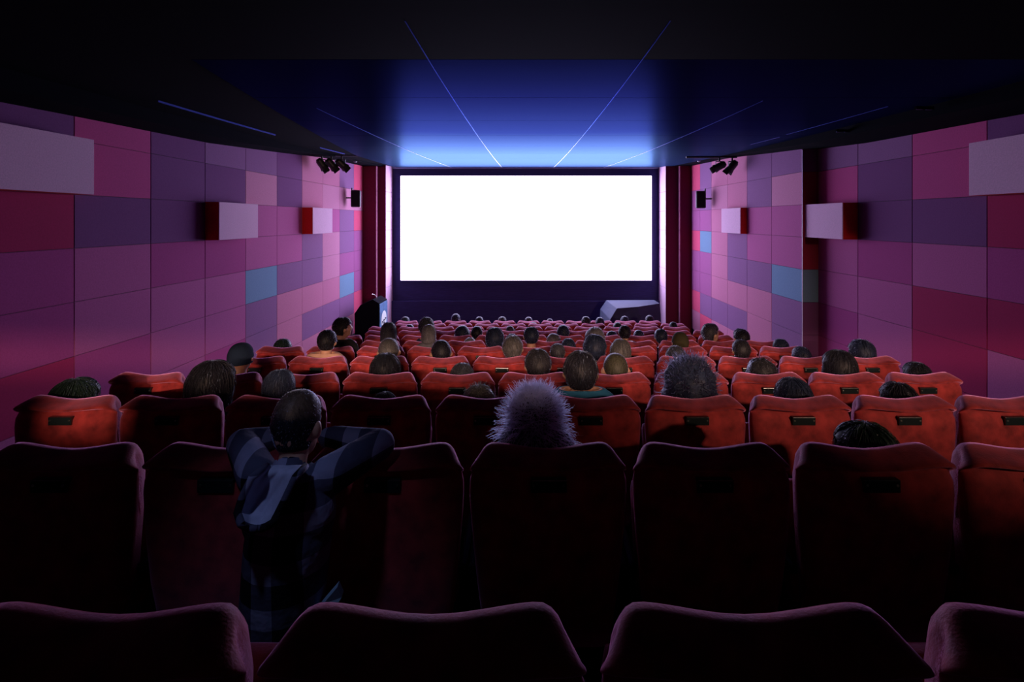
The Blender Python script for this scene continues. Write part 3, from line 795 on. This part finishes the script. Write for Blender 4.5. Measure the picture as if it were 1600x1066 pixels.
for idx, (px, py, wpx, row, style, hair, shirt, look, yaw, tilt) in enumerate(P):
    i = row - 1
    dh = DEP[i] + .235
    top = at(px, py, dh)
    k = min(range(COUNT[i]), key=lambda q: abs(SEATX[i][q] - top.x)); occupied.add((i, k))
    seatz = PLAT[i] + .485
    st = STY[style]
    hwid = 2 * (.075 + st['t']) * (1 + max(0, st['flare']) * .7)
    hs = min(1.30, max(.86, wpx * dh / F / hwid))
    htop = (.765 + .115 + st['t'] - .60) * hs * HZ
    H = top.z - seatz
    lift = LIFT.get(px, 0)
    T = (H - htop + lift) / .60
    near = [abs(q[0] - px) for j, q in enumerate(P) if j != idx and q[3] == row]
    gap = (min(near) if near else 999) / F * dh
    bs = max(.5, min(.92, T * 1.1, gap / .57))
    xc = top.x; lean = 0.0
    pose = Pose(None, T, bs, hs, math.radians(yaw), math.radians(tilt), lean); pose.lift = lift
    root = thing('person', 'person with %s, %s row from the back' % (look, ORD[i]), 'person', (xc, DEP[i] - .09 + .305, seatz), 0, 'cinema audience')
    mesh_obj('body', pose(BV), BF, SKIN, root)
    mesh_obj('shirt', pose((BV + BN * .009)[SH_I]), SH_F, CL[shirt], root)
    mesh_obj('trousers', pose((BV + BN * .008)[TR_I]), TR_F, CL['jean'], root)
    big = row <= 4
    HV, HF, ncap, nlock = hair_mesh(style, seed, 1.0 if row <= 3 else (.6 if row == 4 else (.3 if row <= 7 else 0)), 44 if big else 28, 26 if big else 16,
                       0 if style == 'beanie' else (1500 if big else (800 if row <= 7 else 420)))
    seed += 1
    mesh_obj('knitted_cap' if style == 'beanie' else 'hair', pose(HV), HF, HM[hair], root, split=(0, ncap, HM['navy']) if hair.startswith('frizz') else (nlock, len(HF), FUZZ_PALE if hair in ('blond', 'white', 'grey') else FUZZ))

# ------------------------------------------------------------------ place the seats
proto = make_seat()
first = True
for i in range(12):
    for k in range(COUNT[i]):
        s = proto if first else copy_tree(proto)
        first = False
        s.location = (SEATX[i][k], DEP[i] - .09, PLAT[i])
        s.rotation_euler = (0, 0, random.uniform(-.012, .012))
        occ = (i, k) in occupied
        s['label'] = '%s red velvet seat, %s from the lectern side, %s row from the back' % ('occupied' if occ else 'empty', ORD[k], ORD[i])
        s['group'] = 'red cinema seats'
        if not occ:
            for ch in s.children:
                if ch.name.startswith('seat_pan'): ch.rotation_euler.x = math.radians(72)

# ------------------------------------------------------------------ the standing child in the plaid hooded shirt
def plaid():
    m, nt, p = new_mat('black and grey blue plaid flannel')
    p.inputs['Roughness'].default_value = .95; p.inputs['Specular IOR Level'].default_value = .1
    tc = nt.nodes.new('ShaderNodeTexCoord'); sp = nt.nodes.new('ShaderNodeSeparateXYZ'); link(nt, tc.outputs['Object'], sp.inputs[0])
    def stripe(sock, per, off):
        a = nt.nodes.new('ShaderNodeMath'); a.operation = 'MULTIPLY_ADD'; a.inputs[1].default_value = 1 / per; a.inputs[2].default_value = off; link(nt, sock, a.inputs[0])
        f = nt.nodes.new('ShaderNodeMath'); f.operation = 'FRACT'; link(nt, a.outputs[0], f.inputs[0])
        g = nt.nodes.new('ShaderNodeMath'); g.operation = 'LESS_THAN'; g.inputs[1].default_value = .45; link(nt, f.outputs[0], g.inputs[0]); return g.outputs[0]
    a = stripe(sp.outputs['X'], .145, 10.30); b = stripe(sp.outputs['Z'], .135, .55)
    ad = nt.nodes.new('ShaderNodeMath'); ad.operation = 'ADD'; link(nt, a, ad.inputs[0]); link(nt, b, ad.inputs[1])
    ml = nt.nodes.new('ShaderNodeMath'); ml.operation = 'MULTIPLY'; ml.inputs[1].default_value = .5; link(nt, ad.outputs[0], ml.inputs[0])
    r = nt.nodes.new('ShaderNodeValToRGB'); r.color_ramp.interpolation = 'CONSTANT'
    r.color_ramp.elements[0].color = (.006, .006, .010, 1); r.color_ramp.elements[1].position = .25; r.color_ramp.elements[1].color = (.060, .062, .105, 1)
    e = r.color_ramp.elements.new(.75); e.color = (.20, .21, .32, 1)
    link(nt, ml.outputs[0], r.inputs['Fac']); link(nt, r.outputs['Color'], p.inputs['Base Color'])
    n = nt.nodes.new('ShaderNodeTexNoise'); n.inputs['Scale'].default_value = 25
    bp = nt.nodes.new('ShaderNodeBump'); bp.inputs['Strength'].default_value = .5; bp.inputs['Distance'].default_value = .012
    link(nt, tc.outputs['Object'], n.inputs['Vector']); link(nt, n.outputs['Fac'], bp.inputs['Height']); link(nt, bp.outputs['Normal'], p.inputs['Normal'])
    return m
BX, BY = -.775, 1.70
kid = thing('person', 'child in a black and grey plaid hooded shirt, leaning folded arms on a seat back', 'person', (BX, BY, PLAT[0]))
zr_ = TOPZ[1] - PLAT[0]                                           # seat top in the child's own frame
hc = at(464, 664, 1.79) - Vector((BX, BY, PLAT[0]))
sh = at(452, 742, 1.72) - Vector((BX, BY, PLAT[0]))
def kid_body():
    bm = bmesh.new()
    hip = Vector((-.01, .02, .44))
    ell(bm, hip, (.125, .095, .09)); cap(bm, hip + Vector((0, 0, .06)), sh + Vector((0, .0, -.20)), .112, .118, 16)
    ell(bm, sh + Vector((0, 0, -.12)), (.135, .095, .13)); ell(bm, sh + Vector((0, .005, -.03)), (.115, .07, .05))
    cap(bm, sh + Vector((0, .0, -.01)), hc + Vector((0, -.012, -.07)), .046, .044, 14)
    zr = zr_ + .012
    for k in (-1, 1):
        s_ = sh + Vector((k * .115, .03, -.018)); el = Vector((-.008 + k * .25, .265, zr + .012)); wr = Vector((-.06 + k * .085, .36, zr + .0))
        cap(bm, s_, el, .05, .042); cap(bm, el, wr, .042, .03)
        hd = Vector((-.075 - k * .01, .385, zr + .015 + k * .022)); ell(bm, hd, (.04, .022, .028))
        for q in range(4): cap(bm, hd + Vector((-k * .03, 0, .02 - .013 * q)), hd + Vector((-k * (.075 - .006 * abs(q - 1)), -.008, .018 - .013 * q)), .0075, .0065, 8)
        cap(bm, hd + Vector((k * .015, -.01, .02)), hd + Vector((-k * .02, -.015, .05)), .009, .007, 8)
        cap(bm, hip + Vector((k * .06, 0, -.02)), Vector((k * .07, .03, .24)), .07, .052, 14)
        cap(bm, Vector((k * .07, .03, .24)), Vector((k * .075, .0, .05)), .05, .036, 14)
        cap(bm, Vector((k * .075, -.01, .035)), Vector((k * .085, .12, .030)), .035, .028)
    head_pieces(bm, hc, .93, Matrix.Rotation(math.radians(-9), 4, 'Z') @ Matrix.Rotation(math.radians(-8), 4, 'X'))
    return voxel(bm, .0085, 3)
KV, KN, KF = kid_body()
def k_extract(mask, off, name, m):
    keep = [f for f in KF if all(mask[q] for q in f)]
    used = sorted({q for f in keep for q in f}); ix = {q: n_ for n_, q in enumerate(used)}
    U = (KV + KN * off)[used]
    return mesh_obj(name, U, [tuple(ix[q] for q in f) for f in keep], m, kid)
mesh_obj('body', KV, KF, SKIN, kid)
kx, ky, kz = KV[:, 0], KV[:, 1], KV[:, 2]
arm = (ky > .14) & (kz > zr_ - .10)
hand = (ky > .355) & (np.abs(kx) < .085)
hyp = np.hypot(kx - hc.x, ky - hc.y)
headm = ((kz > sh.z + .022) & (hyp < .072)) | ((kz > hc.z - .075) & (hyp < .125))
shirtm = (kz > .42) & ~hand & ~(headm)
kshirt = k_extract(shirtm, .014, 'plaid_shirt', plaid()); kshirt['label'] = 'black and grey-blue checked flannel'
k_extract((kz < .45) & (kz > .07), .008, 'jeans', CL['jean'])
k_extract(kz < .085, .009, 'shoes', CL['black'])
# hood lying on the back, pale lining up
M['lining'] = mat('pale blue grey jersey', (.34, .36, .50), .95, spec=.1, var=.12, scale=30)
def hood():
    V, Fc = [], []
    nu, nv = 15, 17
    org = Vector((BX, BY, PLAT[0]))
    L = [Vector((*q, 0)) for q in ((418, 728), (395, 745), (380, 775), (372, 800), (378, 818))]
    Rr = [Vector((*q, 0)) for q in ((478, 728), (462, 745), (448, 775), (436, 800), (428, 815))]
    def interp(A, t):
        t *= len(A) - 1; q = min(int(t), len(A) - 2); return A[q].lerp(A[q + 1], t - q)
    for j in range(nv):
        t = j / (nv - 1)
        for i in range(nu):
            u = i / (nu - 1) * 2 - 1
            p = interp(L, t).lerp(interp(Rr, t), (u + 1) / 2)
            edge = abs(u) ** 3
            yy = -.055 - .075 * t - .03 * edge + .03 * (1 - edge) * math.sin(t * PI) + .004 * math.sin(u * 9 + t * 7)
            if t > .8: yy -= .03 * (t - .8) / .2
            if t < .15: yy += (.15 - t) * .35
            p = at(p.x, p.y + 9 * (1 - u * u) * max(0, t - .7) / .3, BY + yy) - org
            V.append(p)
    for j in range(nv - 1):
        for i in range(nu - 1):
            a = j * nu + i; Fc.append((a, a + 1, a + nu + 1, a + nu))
    return V, Fc
hV, hF = hood()
ho = obj('hood', (hV, hF), M['lining'], kid, True); ho['label'] = 'pale hood lining lying open on the back'
md = ho.modifiers.new('thickness', 'SOLIDIFY'); md.thickness = .012; md.offset = 0
hm = ho.modifiers.new('soft', 'SUBSURF'); hm.levels = 1; hm.render_levels = 1
# rolled hood edge in plaid
bm = bmesh.new()
nu, nv = 15, 17
rim = [hV[j * nu] for j in range(nv)] + [hV[(nv - 1) * nu + i] for i in range(1, nu)] + [hV[j * nu + nu - 1] for j in range(nv - 2, -1, -1)]
tube(bm, [p + Vector((0, -.004, 0)) for p in rim], .011, 8); obj('hood_edge', bm, kshirt.data.materials[0], kid, True)
# shirt tail
bm = bmesh.new()
org = Vector((BX, BY, PLAT[0]))
q = [at(x, y, 1.66) - org for x, y in ((527, 918), (532, 938), (520, 955), (494, 958), (505, 944))]
a = [bm.verts.new(v + Vector((0, .012 * (n_ % 2), 0))) for n_, v in enumerate(q)]; b = [bm.verts.new(v + Vector((-.004, .03 + .012 * (n_ % 2), 0))) for n_, v in enumerate(q)]
bm.faces.new(a); bm.faces.new(b[::-1])
for n_ in range(5): bm.faces.new((a[n_], a[(n_ + 1) % 5], b[(n_ + 1) % 5], b[n_]))
o = obj('shirt_tail', bm, mat('pale blue cotton', (.25, .38, .5), .9, spec=.1), kid); o['label'] = 'pale blue undershirt hem'
# cropped hair
HV, HF, _n, nlock = hair_mesh('crew', 5, 0, 52, 30, 1100)
R_ = Matrix.Rotation(math.radians(-9), 3, 'Z') @ Matrix.Rotation(math.radians(-8), 3, 'X')
HV = np.array([tuple(R_ @ ((Vector(v) - HC) * .93) + hc) for v in HV.tolist()])
mesh_obj('hair', HV, HF, HM['black'], kid, split=(nlock, len(HF), FUZZ))

# thin pale strap catching light in the row behind
bm = bmesh.new(); c = at(1583, 864, 1.45)
tube(bm, [c, c + Vector((.010, .0, -.006)), c + Vector((.024, -.005, -.022)), c + Vector((.05, -.01, -.036)), c + Vector((.10, .0, -.05)), c + Vector((.16, .02, -.35))], [.006, .008, .006, .006, .006, .006])
M['strap'] = mat('pale blue strap', (.3, .5, .9), .4)

# ------------------------------------------------------------------ lights, camera
bm.free()
def spot(name, loc, aim, energy, angle, blend, col, size=.25):
    l = bpy.data.lights.new(name, 'SPOT'); l.energy = energy; l.spot_size = math.radians(angle); l.spot_blend = blend; l.color = col; l.shadow_soft_size = size
    o = bpy.data.objects.new(name, l); C.objects.link(o); o.location = loc
    o.rotation_euler = (Vector(aim) - Vector(loc)).to_track_quat('-Z', 'Y').to_euler()
WARM = (1, .62, .45)
def lamp_bar(name, loc, aim, sx, sy, energy, col, spread):
    l = bpy.data.lights.new(name, 'AREA'); l.shape = 'RECTANGLE'; l.size = sx; l.size_y = sy; l.energy = energy; l.color = col; l.spread = math.radians(spread)
    o = bpy.data.objects.new(name, l); C.objects.link(o); o.location = loc
    o.rotation_euler = (Vector(aim) - Vector(loc)).to_track_quat('-Z', 'Y').to_euler()
lamp_bar('rear_warm_lamp', LAMP_A, LAMP_A + Vector((0, 1, -.23)), 1.5, .05, 400, WARM, 130)  # unseen warm lamp shining through the added ports
spot('right_side_lamp', LAMP_B, (1.2, 4.6, Z0 - 1.15), 1250, 64, .35, WARM, .09)  # unseen warm lamp, cut off by the added partition
spot('left_pool_lamp', LAMP_C, LAMP_C + Vector((-.22, 1, -.265)), 1500, 20, .2, WARM, .03)  # second unseen lamp, added for the sharp pools on the left seats
spot('child_fill_light', (-.92, .78, Z0 + 1.1), (-.80, 1.62, Z0 - 1.0), 27, 30, .9, (.42, .52, 1), .06)  # blue fill without a fixture, added to brighten the child's hood and shirt
l = bpy.data.lights.new('rear_blue_fill', 'AREA'); l.energy = .12; l.size = 1.6; l.color = (.42, .5, 1)  # weak blue fill added behind the camera to cool the dark backs
o = bpy.data.objects.new('rear_blue_fill', l); C.objects.link(o); o.location = (-.6, -1.2, Z0 + 1.15); o.rotation_euler = (math.radians(35), 0, 0)

w = bpy.data.worlds.new('World'); bpy.context.scene.world = w; w.use_nodes = True
w.node_tree.nodes['Background'].inputs[0].default_value = (0, 0, 0, 1)
cam = bpy.data.cameras.new('camera'); co = bpy.data.objects.new('camera', cam); C.objects.link(co)
co.location = (0, 0, Z0); co.rotation_euler = (PI / 2, 0, 0)
cam.sensor_width = 36; cam.lens = 36 * F / 1600
cam.shift_x = -(CX - 800) / 1600; cam.shift_y = -(533 - CY) / 1600
cam.clip_start = .05
sc = bpy.context.scene
sc.camera = co
sc.view_settings.view_transform = 'Standard'; sc.view_settings.look = 'None'
sc.view_settings.exposure = 0; sc.view_settings.gamma = 1; sc.view_settings.use_curve_mapping = False
sc.cycles.use_denoising = True
sc.cycles.max_bounces = 6
